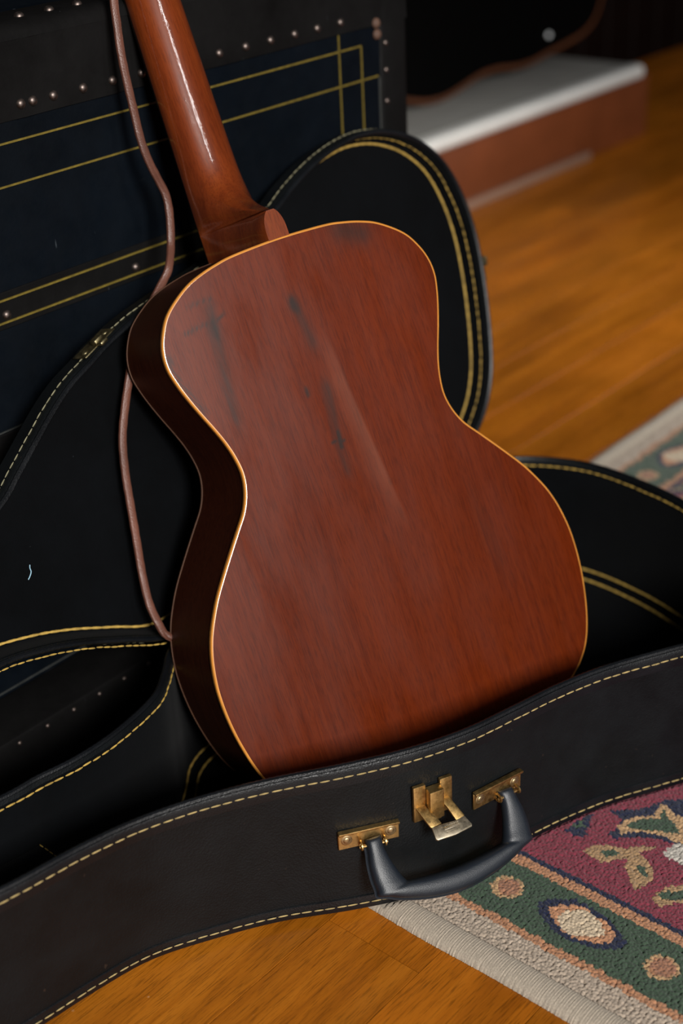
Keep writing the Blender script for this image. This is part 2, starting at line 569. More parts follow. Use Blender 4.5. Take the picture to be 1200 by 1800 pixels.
# handle with its two brackets
e1 = np.array([.9192, -.3938, 0]); o1 = np.array([-.3938, -.9192, 0]); HM = np.array([.7759, .60575, .0781])
al = R(37)
dd = np.array([0, 0, -math.cos(al)]) + math.sin(al) * o1
hn = np.cross(e1, dd); hn = hn if hn @ o1 > 0 else -hn
HO = HM + o1 * .0065
pairs = [((-.0722, -.0065), (-.0575, -.0065), .0040), ((-.0727, -.004), (-.0577, -.004), .0060), ((-.0735, .004), (-.0584, .004), .0064),
         ((-.0755, .0145), (-.0558, .0165), .0066), ((-.0763, .027), (-.0518, .0280), .0070), ((-.0757, .036), (-.0490, .0343), .0078),
         ((-.0757, .0414), (-.0472, .0368), .0080), ((-.0665, .0447), (-.0425, .0378), .0088), ((-.055, .0498), (-.036, .0386), .0092),
         ((-.030, .0572), (-.020, .0402), .0096), ((0, .0607), (0, .0412), .0098)]
pairs = pairs + [((-a[0], a[1]), (-b[0], b[1]), t) for a, b, t in pairs[-2::-1]]
po = catmull([p[0] for p in pairs], 5); pi_ = catmull([p[1] for p in pairs], 5); pt = catmull([[p[2]] for p in pairs], 5)[:, 0]
rs = []
an = np.linspace(0, 2 * np.pi, 20, endpoint=False)
for a, b, th in zip(po, pi_, pt):
    c = (a + b) / 2; h = (a - b) / 2
    ca = np.cos(an); sa = np.sin(an)
    cu = np.sign(ca) * np.abs(ca) ** .62; su = np.sign(sa) * np.abs(sa) ** .72
    su = np.where(su > 0, su * 1.15, su * .6)
    q = c + cu[:, None] * h
    rs.append(HO + q[:, :1] * e1 + q[:, 1:] * dd + (su * th)[:, None] * hn)
handle = obj('handle', rings(rs, True, True), M_PLASTIC, case, angle=60)
tag(handle, 'blue-black moulded carrying handle')
lip = np.array([HO + q[0] * e1 + q[1] * dd - hn * .0010 for q in po * np.array([1.010, 1.012])])
obj('moulding_seam', tube(lip[6:-6], .0013, 6), M_PLASTIC, handle)


def case_frame(ctr, tx):
    tx = np.array([tx[0], tx[1], 0.0]); tx /= np.linalg.norm(tx)
    out = np.array([tx[1], -tx[0], 0]); out = out if out[1] < 0 else -out
    return frame_of(ctr, tx, (0, 0, 1), out)   # x along wall, y up, z out


def bracket(ctr, tx, pinx, lab):
    F = case_frame(ctr, tx)
    L_ = .0270; h_ = .0098
    plate = join(box((-L_, -h_, 0.0), (L_, h_ - .001, .0018), .0006, 1), box((-L_, h_ - .0025, .0), (L_, h_, .0055), .0008, 2))
    for sx in (-1, 1):
        t = np.linspace(0, 2 * np.pi, 18)
        plate = join(plate, tube(np.stack([np.full(18, pinx + sx * .0105), -.006 + np.cos(t) * .0034, .0055 + np.sin(t) * .0042], 1), .0011, 6))
    plate = join(plate, tube([(pinx - .0125, -.0065, .0068), (pinx + .0125, -.0065, .0068)], .0014, 8))
    b = obj('handle_bracket', plate, M_BRASS, case, F)
    for sx in (-1, 1):
        obj('rivet', join(xf(dome(.0054, .0008), Matrix.Translation((sx * .0195, -.0005, .0016))),
                          xf(dome(.0032, .0010), Matrix.Translation((sx * .0195, -.0005, .0022)))), M_OLDBRASS, b, F)


bracket((.7138, .6322, .0865), (.835, -.55), .0025, 'left')
bracket((.8268, .5800, .0878), (.968, -.248), .0085, 'right')

# drop latch between the brackets
LF = case_frame((.7640, .6030, .1075), (.915, -.404))
latch = obj('latch', join(box((-.0188, -.0180, 0), (-.0070, .0190, .0040), .0009, 2), box((.0066, -.0105, 0), (.0184, .0192, .0040), .0009, 2),
                          box((-.0188, -.0180, 0), (.0184, -.0120, .0022), .0006, 1),
                          box((-.0072, -.0165, 0), (.0070, .0120, .0022), .0004, 1)), M_BRASS, case, LF)
tag(latch, 'brass drop latch standing open')
obj('hasp', join(box((-.0069, -.0150, .001), (.0069, .0145, .0112), .0012, 2),
                 box((-.0060, -.0190, .001), (.0060, -.0140, .0080), .0012, 2)), M_BRASS, latch, LF)
e2 = np.array([.915, -.404, 0]); e2 /= np.linalg.norm(e2); o2 = np.array([-.404, -.915, 0]) / np.linalg.norm([.404, .915])
a2 = R(60); d2 = np.array([0, 0, -math.cos(a2)]) + math.sin(a2) * o2
n2 = np.cross(e2, d2); n2 = n2 if n2[2] > 0 else -n2
VF = frame_of(np.array([.764, .6045, .105]) + o2 * .004, e2, d2, n2)
arm1 = [(-.0172, -.0015), (-.0080, -.0015), (-.0068, .004), (-.0028, .0126), (-.0010, .0206), (-.0108, .0215), (-.0118, .0200)]
arm2 = [(.0065, -.0015), (.0152, -.0015), (.0212, .0205), (.0200, .0215), (.0123, .0222), (.0101, .0095)]
tip = [(-.0108, .0213), (-.0008, .0213), (.0120, .0222), (.0208, .0208), (.0238, .0300), (.0228, .0318), (.0060, .0338), (-.0104, .0332), (-.0118, .0318)]
back = [(-.0080, .0085), (.0105, .0070), (.0105, .0095), (-.0030, .0126)]
lever = obj('lever', join(prism(arm1, -.0009, .0009, .0004), prism(arm2, -.0009, .0009, .0004)), M_BRASS, latch, VF)
bars = [prism(tip, -.0009, .0010, .0005)]
for k, (yy, xa, xb, hh) in enumerate([(.0238, -.0030, .0125, .0009), (.0262, -.0015, .0135, .0013), (.0283, .0000, .0120, .0007), (.0300, -.0005, .0125, .0007)]):
    if k == 1: bars.append(box((xa, yy - .0011, .0008), (xb, yy + .0011, .0016), .0004, 1))
    else:
        xx = xa
        while xx < xb:
            w_ = random.uniform(.0007, .0013)
            bars.append(box((xx, yy - hh * .6, .0008), (xx + w_, yy + hh * .6, .0013))); xx += w_ + .0006
obj('lever_tip', join(*bars), M_NICKEL, latch, VF)

# lid leaning back on its hinge side
LY = .90; TAU = R(15)
lw = np.array([0, math.sin(TAU), math.cos(TAU)]); lq = np.array([0, math.cos(TAU), -math.sin(TAU)]); LO = np.array([0, LY, H])
lid_pts = [(.2, .10), (.3, .122), (.4, .14), (.46, .151), (.52, .163), (.575, .178), (.619, .194), (.646, .213), (.676, .235), (.7, .252), (.724, .266), (.751, .277), (.775, .287),
           (.814, .299), (.86, .308), (.92, .318), (.97, .330), (1.018, .347), (1.053, .364), (1.093, .379), (1.133, .388), (1.17, .391), (1.212, .385),
           (1.252, .369), (1.283, .346), (1.303, .320), (1.317, .285), (1.324, .246), (1.324, .206), (1.319, .160), (1.310, .114), (1.297, .076), (1.273, .042),
           (1.236, .016), (1.18, .002), (1.1, .0), (1.0, .012), (.93, .020), (.86, .016), (.80, .004), (.745, .002), (.698, .021), (.656, .039), (.616, .052), (.569, .061),
           (.5, .060), (.4, .040), (.3, .020), (.2, .0), (.18, .05)]
CL = catmull(lid_pts, 8, True); NL = normals2(CL)


def ring_lid(q, off=0.0, mask=None):
    Q = CL + NL * off
    P = LO + Q[:, :1] * np.array([1.0, 0, 0]) + Q[:, 1:] * lw + q * lq
    return P if mask is None else P[mask]


lid = obj('lid', rings([ring_lid(.004, -.0075), ring_lid(0, -.0065), ring_lid(0, -.0015), ring_lid(.002, 0), ring_lid(.010, 0), ring_lid(.020, 0), ring_lid(.028, 0), ring_lid(.031, -.003), ring_lid(.0315, -.008)], False, True), M_LEATHER, case)
tag(lid, 'opened lid leaning back on the trunk')
obj('lid_lining', rings([ring_lid(.0025, -.0072), ring_lid(.008, -.0082), ring_lid(.018, -.0085), ring_lid(.0215, -.0105), ring_lid(.0222, -.014)], False, True), M_FELT, lid)
obj('lid_piping', piping(ring_lid(-.0006, -.0035), .0028), M_EDGE, lid)
o = obj('lid_outer_stitching', stitches(resample(ring_lid(.0095, .0006), .004, closed=True), .0072, .0014, .0006, True), M_PALE, lid); tag(o, kind='stuff')
i0 = int(np.argmin(np.abs(CL[:, 0] - 1.15) + (CL[:, 1] < .2))); i1 = int(np.argmin(np.abs(CL[:, 0] - 1.10) + (CL[:, 1] > .2)))
o = obj('lid_inner_stitching', stitches(resample(ring_lid(.0105, -.0082, np.arange(i0, i1)), .004), .0085, .0010, .0009), M_BOLD, lid); tag(o, kind='stuff')
mk = np.where((CL[:, 0] < .76) & (CL[:, 1] < .064) & (CL[:, 0] > .25))[0]
o = obj('hinge_stitching', stitches(resample(ring_lid(-.0012, .0022, mk), .004), .0075, .0008, .0008), M_BOLD, lid); tag(o, kind='stuff')
obj('lid_seam', cord(ring_lid(.0215, -.0132), .0012), M_BOLD, lid)


def catch(x_at, w_min, scale=1.0):
    i = int(np.argmin(np.abs(CL[:, 0] - x_at) + (CL[:, 1] < w_min) * 9))
    P = LO + CL[i, 0] * np.array([1.0, 0, 0]) + CL[i, 1] * lw
    nv = NL[i, 0] * np.array([1.0, 0, 0]) + NL[i, 1] * lw
    tv = np.cross(nv, lq)
    tv = tv if np.cross(tv, -lq) @ nv > 0 else -tv
    F = frame_of(P + lq * .012, tv, -lq, nv)   # x along rim, y to camera, z outward
    s = scale
    g = join(box((-.0215 * s, -.0095 * s, 0), (.0215 * s, .0105 * s, .0018 * s), .0012, 2),
             xf(dome(.0036 * s, .0020), Matrix.Translation((-.0145 * s, .002, .0016))),
             xf(dome(.0036 * s, .0020), Matrix.Translation((.0145 * s, .002, .0016))),
             box((-.0056 * s, .0040 * s, .0005), (.0056 * s, .0125 * s, .0075 * s), .0018, 2),
             box((-.0050 * s, .0100 * s, .0005), (.0050 * s, .0185 * s, .0050 * s), .0020, 3))
    return obj('latch_catch', g, M_BRASSDK, lid, F)


catch(.770, .2)
i_ = int(np.argmin(np.abs(CL[:, 0] - 1.3245) + np.abs(CL[:, 1] - .205)))
P_ = LO + CL[i_, 0] * np.array([1.0, 0, 0]) + CL[i_, 1] * lw
F_ = frame_of(P_ + lq * .010, lw, -lq, np.array([1.0, 0, 0]))
obj('latch_catch', join(box((-.0215, -.0095, 0), (.0215, .0105, .0018), .0012, 2), box((-.0056, .004, .0005), (.0056, .0125, .0075), .0018, 2),
                        box((-.005, .0035, .0055), (.005, .0100, .0115), .0020, 2)), M_BRASSDK, lid, F_)

# ------------------------------------------------------------------ acoustic guitar
GT = np.array([.8773, .8473, .5268]); GA = np.array([.9393, -.3276, .1019]); GB = np.array([.0409, .4017, .9148]); GN = np.array([-.3406, -.8552, .3907])
BL = .506; DLO, DUP = .122, .110
GO = GT - GB * BL - GN * DLO
GF = frame_of(GO, GA, GB, GN)
guitar = empty('acoustic_guitar', M=GF)
tag(guitar, 'reddish-brown acoustic guitar standing back to camera in the open case', 'guitar')
half = [(0, 0), (-.0006, .025), (-.002, .0487), (-.004, .0613), (-.008, .0782), (-.015, .0962), (-.03, .1174), (-.045, .1282), (-.06, .134), (-.075, .1351), (-.09, .132), (-.105, .1272), (-.12, .1215),
        (-.135, .1153), (-.15, .1098), (-.165, .1061), (-.18, .1048), (-.195, .1078), (-.21, .1149), (-.225, .1269), (-.24, .139), (-.255, .1508), (-.27, .162), (-.285, .1712),
        (-.3, .1789), (-.315, .1843), (-.33, .1878), (-.345, .1899), (-.36, .1905), (-.375, .19), (-.39, .1886), (-.405, .1862), (-.42, .183), (-.435, .1786), (-.45, .1725), (-.463, .1640),
        (-.476, .150), (-.487, .129), (-.496, .100), (-.5025, .062), (-.5055, .025), (-.506, 0)]
hp = np.array([(w, t) for t, w in half])
full = np.vstack([hp[:-1], (hp * np.array([-1, 1]))[::-1][:-1]])    # clockwise from the neck joint
OUT = resample(catmull(full, 6, True), n=480, closed=True)
# shift so that local y=0 is the tail
OUTL = OUT + np.array([0, BL])
NG = normals2(OUTL)
dep = lambda t: DUP + (DLO - DUP) * np.clip(-(t - BL) / .484, 0, 1)   # rib depth at local y
ctr = np.array([0, BL - .27])


def arch(p):
    return .0060 * (1 - (p[:, 0] / .19) ** 2) - .0045 * ((p[:, 1] - .235) / .26) ** 2


def dome_panel(z_of, nring=64, flip=False, inset=.0016):
    rs = []; base = OUTL - NG * inset
    for k in range(1, nring + 1):
        r = k / nring
        p = ctr + (base - ctr) * r
        rs.append(np.c_[p, z_of(p)])
    V = np.vstack(rs); n = len(base); F = []
    for k in range(nring - 1):
        for i in range(n):
            j = (i + 1) % n
            q = (k * n + i, (k + 1) * n + i, (k + 1) * n + j, k * n + j)
            F.append(q if not flip else q[::-1])
    F.append(tuple(range(n)) if not flip else tuple(range(n))[::-1])
    return V, F


g = dome_panel(lambda p: DLO + arch(p), 110)
me_c = np.array(g[0]); bk = obj('back', g, M_BACK, guitar, GF, center=False)
# stains of the finish and a painted-on sheen streak, as attributes of the panel
a_ = me_c[:, 0]; t_ = me_c[:, 1] - BL


def near(path, wid, soft=.55):
    P = resample(catmull(path, 8), n=60); best = np.full(len(a_), 9.0); arg = np.zeros(len(a_))
    for i, q in enumerate(P):
        d = np.hypot(a_ - q[0], (t_ - q[1]) * soft); m = d < best; best[m] = d[m]; arg[m] = i / 59
    return np.exp(-(best / wid) ** 2), arg


ns = np.sin(a_ * 900 + np.sin(t_ * 60) * 2) * .5 + .5
st = np.zeros(len(a_))
v, u = near([(-.0822, -.0391), (-.0844, -.0536), (-.0867, -.0757), (-.0895, -.0977), (-.0924, -.1198), (-.0933, -.1324)], .0050); st = np.maximum(st, v * (.40 + .35 * np.exp(-((u - .18) / .10) ** 2)) * (.65 + .35 * ns))
v, u = near([(-.0083, -.0579), (-.0042, -.0721)], .0042); st = np.maximum(st, v * .82 * (1 - .75 * u))
v, u = near([(-.0068, -.0600), (-.0035, -.0932)], .005); st = np.maximum(st, v * .35)
v, u = near([(-.0054, -.1372), (-.0075, -.1551), (-.0109, -.1831), (-.012, -.2096)], .0050); st = np.maximum(st, v * (.45 - .15 * u) * (.65 + .35 * ns))
v, u = near([(-.0166, -.1827), (-.0057, -.185)], .0016, 1); st = np.maximum(st, v * .65)
v, u = near([(-.0085, -.176), (-.0100, -.190)], .0022, 1); st = np.maximum(st, v * .75)
v, u = near([(-.1101, -.0517), (-.096, -.0498), (-.0793, -.0487), (-.0714, -.0452)], .0011, 1); st = np.maximum(st, v * .60)
v, u = near([(-.0996, -.031), (-.0832, -.0302), (-.0772, -.0316)], .0011, 1); st = np.maximum(st, v * .50)
v, u = near([(-.0237, -.1305), (-.0237, -.136)], .0018, 1); st = np.maximum(st, v * .55)
v, u = near([(-.131, -.066), (-.129, -.085), (-.1245, -.102), (-.118, -.118)], .0036, 1); st = np.maximum(st, v * .40 * (np.sin(a_ * 2300) * np.sin(t_ * 1900) > -.1))
v, u = near([(.076, -.0190), (.0583, -.0110)], .012, 1); st = np.maximum(st, v * .40)
v, u = near([(.100, -.30), (.106, -.33)], .006, .2); st = np.maximum(st, v * .12)
# pale streak, crisp on its right side: sheen put into the colour
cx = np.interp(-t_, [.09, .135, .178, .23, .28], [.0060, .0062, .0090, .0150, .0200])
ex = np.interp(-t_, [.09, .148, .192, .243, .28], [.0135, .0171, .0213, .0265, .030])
sheen_paint = np.exp(-((a_ - ex) / .014) ** 2) * np.clip((ex - a_) / .0025, 0, 1) * np.clip((-t_ - .085) / .05, 0, 1) * np.clip((.285 + t_) / .06, 0, 1)
for nm, arr in (('stain', st * 1.75), ('pale', sheen_paint * .09)):
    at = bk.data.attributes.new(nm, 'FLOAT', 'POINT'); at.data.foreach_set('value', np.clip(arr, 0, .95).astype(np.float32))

AE = arch(OUTL)
ztop = lambda y: DLO - dep(y)          # soundboard height (z=0 at the tail)
rs = [np.c_[OUTL - NG * .0004, ztop(OUTL[:, 1]) + .003]]
for k in np.linspace(0, 1, 6):
    z = (ztop(OUTL[:, 1]) + .004) * (1 - k) + (DLO + AE - .0045) * k
    rs.append(np.c_[OUTL - NG * .0004, z])
obj('ribs', rings(rs), M_SIDE, guitar, GF)
rb = [np.c_[OUTL - NG * .0004, DLO + AE - .0048], np.c_[OUTL + NG * .0003, DLO + AE - .0046]]
for q in np.linspace(0, np.pi / 2, 7):
    rb.append(np.c_[OUTL + NG * (.0003 - .0020 * (1 - math.cos(q))), DLO + AE - .0018 + .0020 * math.sin(q)])
rb += [np.c_[OUTL - NG * .0024, DLO + AE - .0006]]
o = obj('back_binding', rings(rb), M_BIND, guitar, GF); tag(o, 'amber edge binding')
zt = ztop(OUTL[:, 1])
obj('top_binding', rings([np.c_[OUTL - NG * .0004, zt + .0036], np.c_[OUTL + NG * .0003, zt + .0034], np.c_[OUTL + NG * .0003, zt + .001], np.c_[OUTL - NG * .0010, zt], np.c_[OUTL - NG * .0028, zt]]), M_BIND2, guitar, GF)
obj('soundboard', dome_panel(lambda p: ztop(p[:, 1]), 6, flip=True, inset=.0025), M_TOPWOOD, guitar, GF)

# neck and heel, lofted from the nut down to the heel cap
FZ = DLO - DUP                         # fingerboard plane height in local z
secs = []
stat = [(.352, .0230, .0225), (.30, .0238, .0232), (.24, .0246, .0240), (.18, .0254, .0246), (.12, .0262, .0254), (.085, .0267, .0270), (.068, .0270, .0305), (.056, .0272, .0370), (.047, .0273, .0460),
        (.040, .0274, .0580), (.034, .0274, .0730), (.0295, .0275, .0890), (.0262, .0275, .1015), (.0248, .0275, .1092), (.0235, .0275, .1100), (.012, .0275, .1104), (-.0015, .0275, .1108)]
stat = catmull(stat, 4)
nx = 33
neck_rs = []
for s_, w_, d_ in stat:
    k = np.clip((d_ - .027) / (.105 - .027), 0, 1); k = k * k * (3 - 2 * k)
    ang = np.linspace(0, np.pi, nx)
    # rounded neck section
    xn = np.cos(ang) * w_; zn = np.sin(ang) ** .85 * d_
    # heel section: sides converge to a narrow flat cap
    u = np.abs(np.cos(ang)); sg = np.sign(np.cos(ang))
    capw = .0118 * math.sqrt(max(.02, 1 - (max(0, s_ - .006) / .0200) ** 2)) if s_ < .0258 else .0040 + .0080 * float(np.clip((s_ - .0258) / .02, 0, 1))
    f = np.where(u < .45, u / .45 * capw, capw + (w_ - capw) * ((u - .45) / .55) ** 1.5)
    zf = np.where(u < .45, d_, d_ * (1 - ((u - .45) / .55)) ** 1.0)
    x = xn * (1 - k) + sg * f * k; z = zn * (1 - k) + zf * k
    ashift = .004 * np.clip(s_ / .24, 0, 1.46)
    neck_rs.append(np.c_[x + ashift, np.full(nx, BL + s_), FZ + z])
neck = obj('neck', rings(neck_rs, True, True), M_NECK, guitar, GF, angle=50)
tag(neck, 'glossy mahogany neck with heel')
obj('fingerboard', prism([(-.0266, BL - .10), (.0266, BL - .10), (.0266 + .0005, BL + .01), (.0226 + .0055, BL + .352), (-.0226 + .0055, BL + .352), (-.0266 + .0005, BL + .01)], FZ - .0055, FZ + .0002), M_ROSE, guitar, GF, smooth=False)
obj('headstock', prism([(-.024, 0), (.032, 0), (.041, .05), (.043, .165), (.030, .178), (.004, .172), (-.022, .178), (-.035, .165), (-.033, .05)], -.008, .008, .002), M_NECK, guitar,
    GF @ Matrix.Translation((.003, BL + .350, FZ + .008)) @ Matrix.Rotation(R(11), 4, 'X'))

# ------------------------------------------------------------------ strap
S_up = [(.8786, 1.03, .7106), (.8747, 1.025, .6924), (.8712, 1.02, .669), (.8698, 1.015, .6451), (.87, 1.01, .618), (.87, 1.005, .5932), (.8728, 1.0, .5725), (.879, .996, .5532), (.8819, .992, .5398),
        (.88, .988, .5222), (.8733, .983, .4977), (.8578, .9715, .4821), (.8512, .9715, .4735)]
S_lo = [(.7880, .9642, .3940), (.7777, .960, .3770), (.7640, .9535, .3497), (.7558, .9456, .3205), (.7507, .938, .2955), (.7438, .927, .2602), (.7373, .917, .2301), (.7297, .903, .2082), (.7293, .893, .1903), (.7284, .884, .1817)]
path = [(.916, 1.062, .835), (.905, 1.052, .80), (.892, 1.042, .755)] + S_up + [(.8270, .9690, .4525), (.8032, .9675, .4242)] + S_lo + [(.736, .879, .1755)]
SP = resample(catmull(path, 8), .004)
pr = lambda a: 1.0 - .22 * math.exp(-((a - 1.1) / .22) ** 2)
strap = obj('guitar_strap', tube(SP, .0039 * (1 + .04 * np.sin(np.arange(len(SP)) * 1.7) * np.sin(np.arange(len(SP)) * .37)), 20, False, pr, up=(0.35, -1, .1)), M_STRAP)
tag(strap, 'thin brown rolled leather strap hanging behind the guitar neck', 'strap')

# ------------------------------------------------------------------ old trunk
TY = 1.05; TX0, TX1, TZ = .36, 1.311, .704
trunk = empty('steamer_trunk', ((TX0 + TX1) / 2, 1.30, 0))
tag(trunk, 'old navy blue trunk with black riveted edging and yellow pinstripes behind the case', 'trunk')
obj('body', box((TX0, TY, .0), (TX1, 1.56, TZ), .012, 3), M_TRUNK, trunk)
# edging: an L of worn black leathercloth along the top edge, bands and the corner
ep = .0022


def l_band(x0, x1):
    prof = [(TY - ep, .627), (TY - ep, .6285)] + [(TY - ep, z) for z in (.650, .675, .692)] + \
           [(TY + .014 - (.014 + ep) * math.cos(a), TZ - .012 + (.012 + ep) * math.sin(a)) for a in np.linspace(0, np.pi / 2, 6)] + [(1.10, TZ + ep), (1.102, TZ + .0002)]
    rs = []
    for x in np.linspace(x0, x1, 60):
        j = rng.normal(size=len(prof)) * .00035
        rs.append(np.array([[x, p[0] + jj, p[1]] for p, jj in zip(prof, j)]))
    return rings(rs, closed=False)


obj('top_edging', l_band(TX0, TX1 + .001), M_BAND, trunk)
obj('waist_band', box((TX0, TY - .0016, .4480), (1.264, TY + .001, .4820), .0006, 1), M_BAND, trunk)
obj('lower_band', box((TX0, TY - .0016, .290), (1.264, TY + .001, .3510), .0006, 1), M_BAND, trunk)
obj('gap_shade_batten', box((TX0, .985, .0), (TX1 - .06, TY + .001, .0850), .004, 2), M_BAND, trunk)  # added block, its black stands in for the shade behind the case
obj('corner_edging', join(box((1.264, TY - .0024, .0), (TX1 + .0024, TY + .02, TZ + .0005), .007, 3)), M_BAND, trunk)


def pin(x0, x1, z0, z1, m=None):
    return obj('pinstripe', box((x0, TY - .0030 if z0 > .44 and z1 < .49 else TY - .0010, z0), (x1, TY + .0005, z1)), m or M_PIN, trunk, smooth=False)


pw = .00085
pin(TX0, 1.2345, .609 - pw, .609 + pw); pin(TX0, 1.262, .5725 - pw, .5725 + pw)
pin(1.198 - pw, 1.198 + pw, .352, .628); pin(1.2345 - pw, 1.2345 + pw, .352, .609 + pw)
pin(TX0, 1.198, .475 - pw, .475 + pw); pin(TX0, 1.198, .4545 - pw, .4545 + pw)
pin(TX0, 1.262, .3520, .3532, M_PINDIM); pin(TX0, 1.264, .0875, .0887, M_PINDIM); pin(TX0, 1.264, .0585, .0598, M_PINDIM); pin(TX0, 1.264, .0498, .0510, M_PINDIM)
pin(1.2628, 1.2650, .03, .571, M_PINDIM)
rv_me = None


def rivet(x, y, z, up=False, m=None, s=1.0):
    global rv_me
    if rv_me is None:
        g = dome(.0046, .0038, 14, 5); rv_me = mesh_from('rivet', g[0], g[1]); rv_me.materials.append(M_RIVET)
    M = Matrix.Translation((x, y, z)) @ (Matrix.Identity(4) if up else Matrix.Rotation(R(90), 4, 'X')) @ Matrix.Scale(s, 4)
    me = rv_me
    if m is not None:
        me = rv_me.copy(); me.materials.clear(); me.materials.append(m)
    return link('rivet', me, M_RIVET, trunk, M)


for x in (.64, .675, .71, .742, .776, .789, .812, .846, .881, .917, .951, .985, 1.019, 1.056, 1.092, 1.128, 1.163, 1.200):
    rivet(x, TY - ep, .639)
for x in (.67, .703, .736, .769, .802, .835, .867, .900, .933, .966, 1.0, 1.033, 1.066, 1.10):
    rivet(x, TY + .017, TZ + ep, True)
for x in (.571, .727, .883, 1.039): rivet(x, TY - .0016, .461)
for x in (.586, .619, .653, .686, .719, .752, .785): rivet(x, .985, .0765, s=.58)
for z in (.606, .577, .543, .50, .455, .41): rivet(1.2735, TY - .0024, z, s=.75)
rivet(1.2585, TY - ep, .629, m=M_RUST, s=1.25); rivet(1.2600, TY - ep + .0005, .617, m=M_RUST, s=1.25)

# ------------------------------------------------------------------ rug
RX, RYT, RX1, RYB = .715, .944, 2.55, -.50
rug = empty('rug', (1.6, .25, 0))
tag(rug, 'patterned wool rug with green border and maroon field partly under the case', 'rug')
cB = np.array([0.346, 0.2785, 0.216]); cO = np.array([0.346, 0.1688, 0.08945]); cG = np.array([0.03921, 0.06484, 0.04071]); cN = np.array([0.01204, 0.01559, 0.03827]); cM = np.array([0.1686, 0.0284, 0.04475]); cI = np.array([0.4691, 0.372, 0.2588]); cW = np.array([0.4205, 0.3882, 0.3397]); cT = np.array([0.3638, 0.2264, 0.1165])
POLY = dict(
    dot1=[(.7983, .5655), (.8115, .5641), (.8178, .5542), (.8154, .5402), (.8068, .536), (.7964, .5394), (.7902, .5456), (.79, .556)],
    dia_navy=[(.8054, .5195), (.8167, .5116), (.8281, .4952), (.8274, .4813), (.8259, .4671), (.8201, .4521), (.8112, .4356), (.8022, .4349), (.793, .4436), (.7861, .4586), (.784, .4735), (.7827, .4876), (.7889, .5017), (.7953, .5128)],
    dia_or=[(.8052, .5099), (.816, .5009), (.8231, .4869), (.8224, .4748), (.8192, .4597), (.8118, .4471), (.802, .4443), (.7926, .4578), (.7873, .4724), (.7878, .4842), (.7949, .4972)],
    dia_be=[(.7999, .4972), (.8119, .4932), (.8214, .4842), (.8207, .4737), (.8157, .4641), (.8076, .4526), (.8017, .457), (.794, .4669), (.7871, .4788), (.7918, .4885)],
    navyblob=[(.8975, .552), (.9158, .551), (.9331, .5439), (.9193, .5389), (.9067, .5363), (.9056, .5303), (.8982, .538)],
    greenblob=[(.909, .5503), (.9195, .5462), (.9135, .5406), (.906, .5448)],
    leafA=[(.8839, .5254), (.8996, .5177), (.9051, .5089), (.9094, .4959), (.9233, .4852), (.9286, .4747), (.922, .476), (.9119, .4837), (.9088, .4717), (.8974, .4584), (.881, .4556), (.8677, .4626), (.8822, .4746), (.8887, .4835), (.9007, .4856), (.8917, .4938), (.8817, .5014), (.8809, .5148)],
    leafA1=[(.892, .5113), (.8993, .5054), (.9047, .4966), (.8963, .4967), (.8891, .5043)], leafA2=[(.9015, .4776), (.8976, .4686), (.892, .4619), (.8865, .4638), (.8922, .4721)],
    leafB=[(.8711, .4449), (.8862, .4438), (.9004, .4323), (.92, .415), (.89, .405), (.8735, .4285), (.8657, .4321), (.8662, .4413)], leafBg=[(.8755, .4426), (.8843, .4395), (.8931, .4282), (.91, .417), (.89, .413), (.8745, .4339)],
    big_navy=[(.9465, .5342), (.9597, .5171), (.9762, .5073), (.99, .5011), (1.02, .47), (.97, .445), (.9431, .4559), (.9393, .4791), (.9275, .4981), (.9146, .5112), (.9177, .5183), (.9302, .5171), (.9429, .5195)],
    big_be=[(.9321, .5183), (.9467, .5147), (.9591, .5062), (.9646, .4971), (.9819, .5018), (.9866, .4957), (.9768, .4832), (.990, .460), (.96, .445), (.9470, .4581), (.9446, .4685), (.9443, .482), (.939, .4944), (.9316, .504), (.9231, .5094)],
    big_g=[(.9349, .5129), (.9512, .5068), (.9597, .4978), (.9643, .4917), (.979, .4957), (.971, .4868), (.9675, .4762), (.9572, .4671), (.9508, .4771), (.9456, .4914), (.9374, .5039)],
    white=[(.9217, .4657), (.9387, .4652), (.949, .4592), (.945, .440), (.9219, .4441), (.923, .4497), (.9223, .4577)])
POLY = {k: np.array(v) for k, v in POLY.items()}


def inside(P, poly):
    x, y = P[:, 0], P[:, 1]; r = np.zeros(len(P), bool); n = len(poly)
    bb = (x > poly[:, 0].min()) & (x < poly[:, 0].max()) & (y > poly[:, 1].min()) & (y < poly[:, 1].max())
    if not bb.any(): return r
    for i in range(n):
        x1, y1 = poly[i]; x2, y2 = poly[(i + 1) % n]
        if y1 == y2: continue
        c = ((y1 > y) != (y2 > y)) & (x < (x2 - x1) * (y - y1) / (y2 - y1) + x1)
        r ^= c
    return r & bb


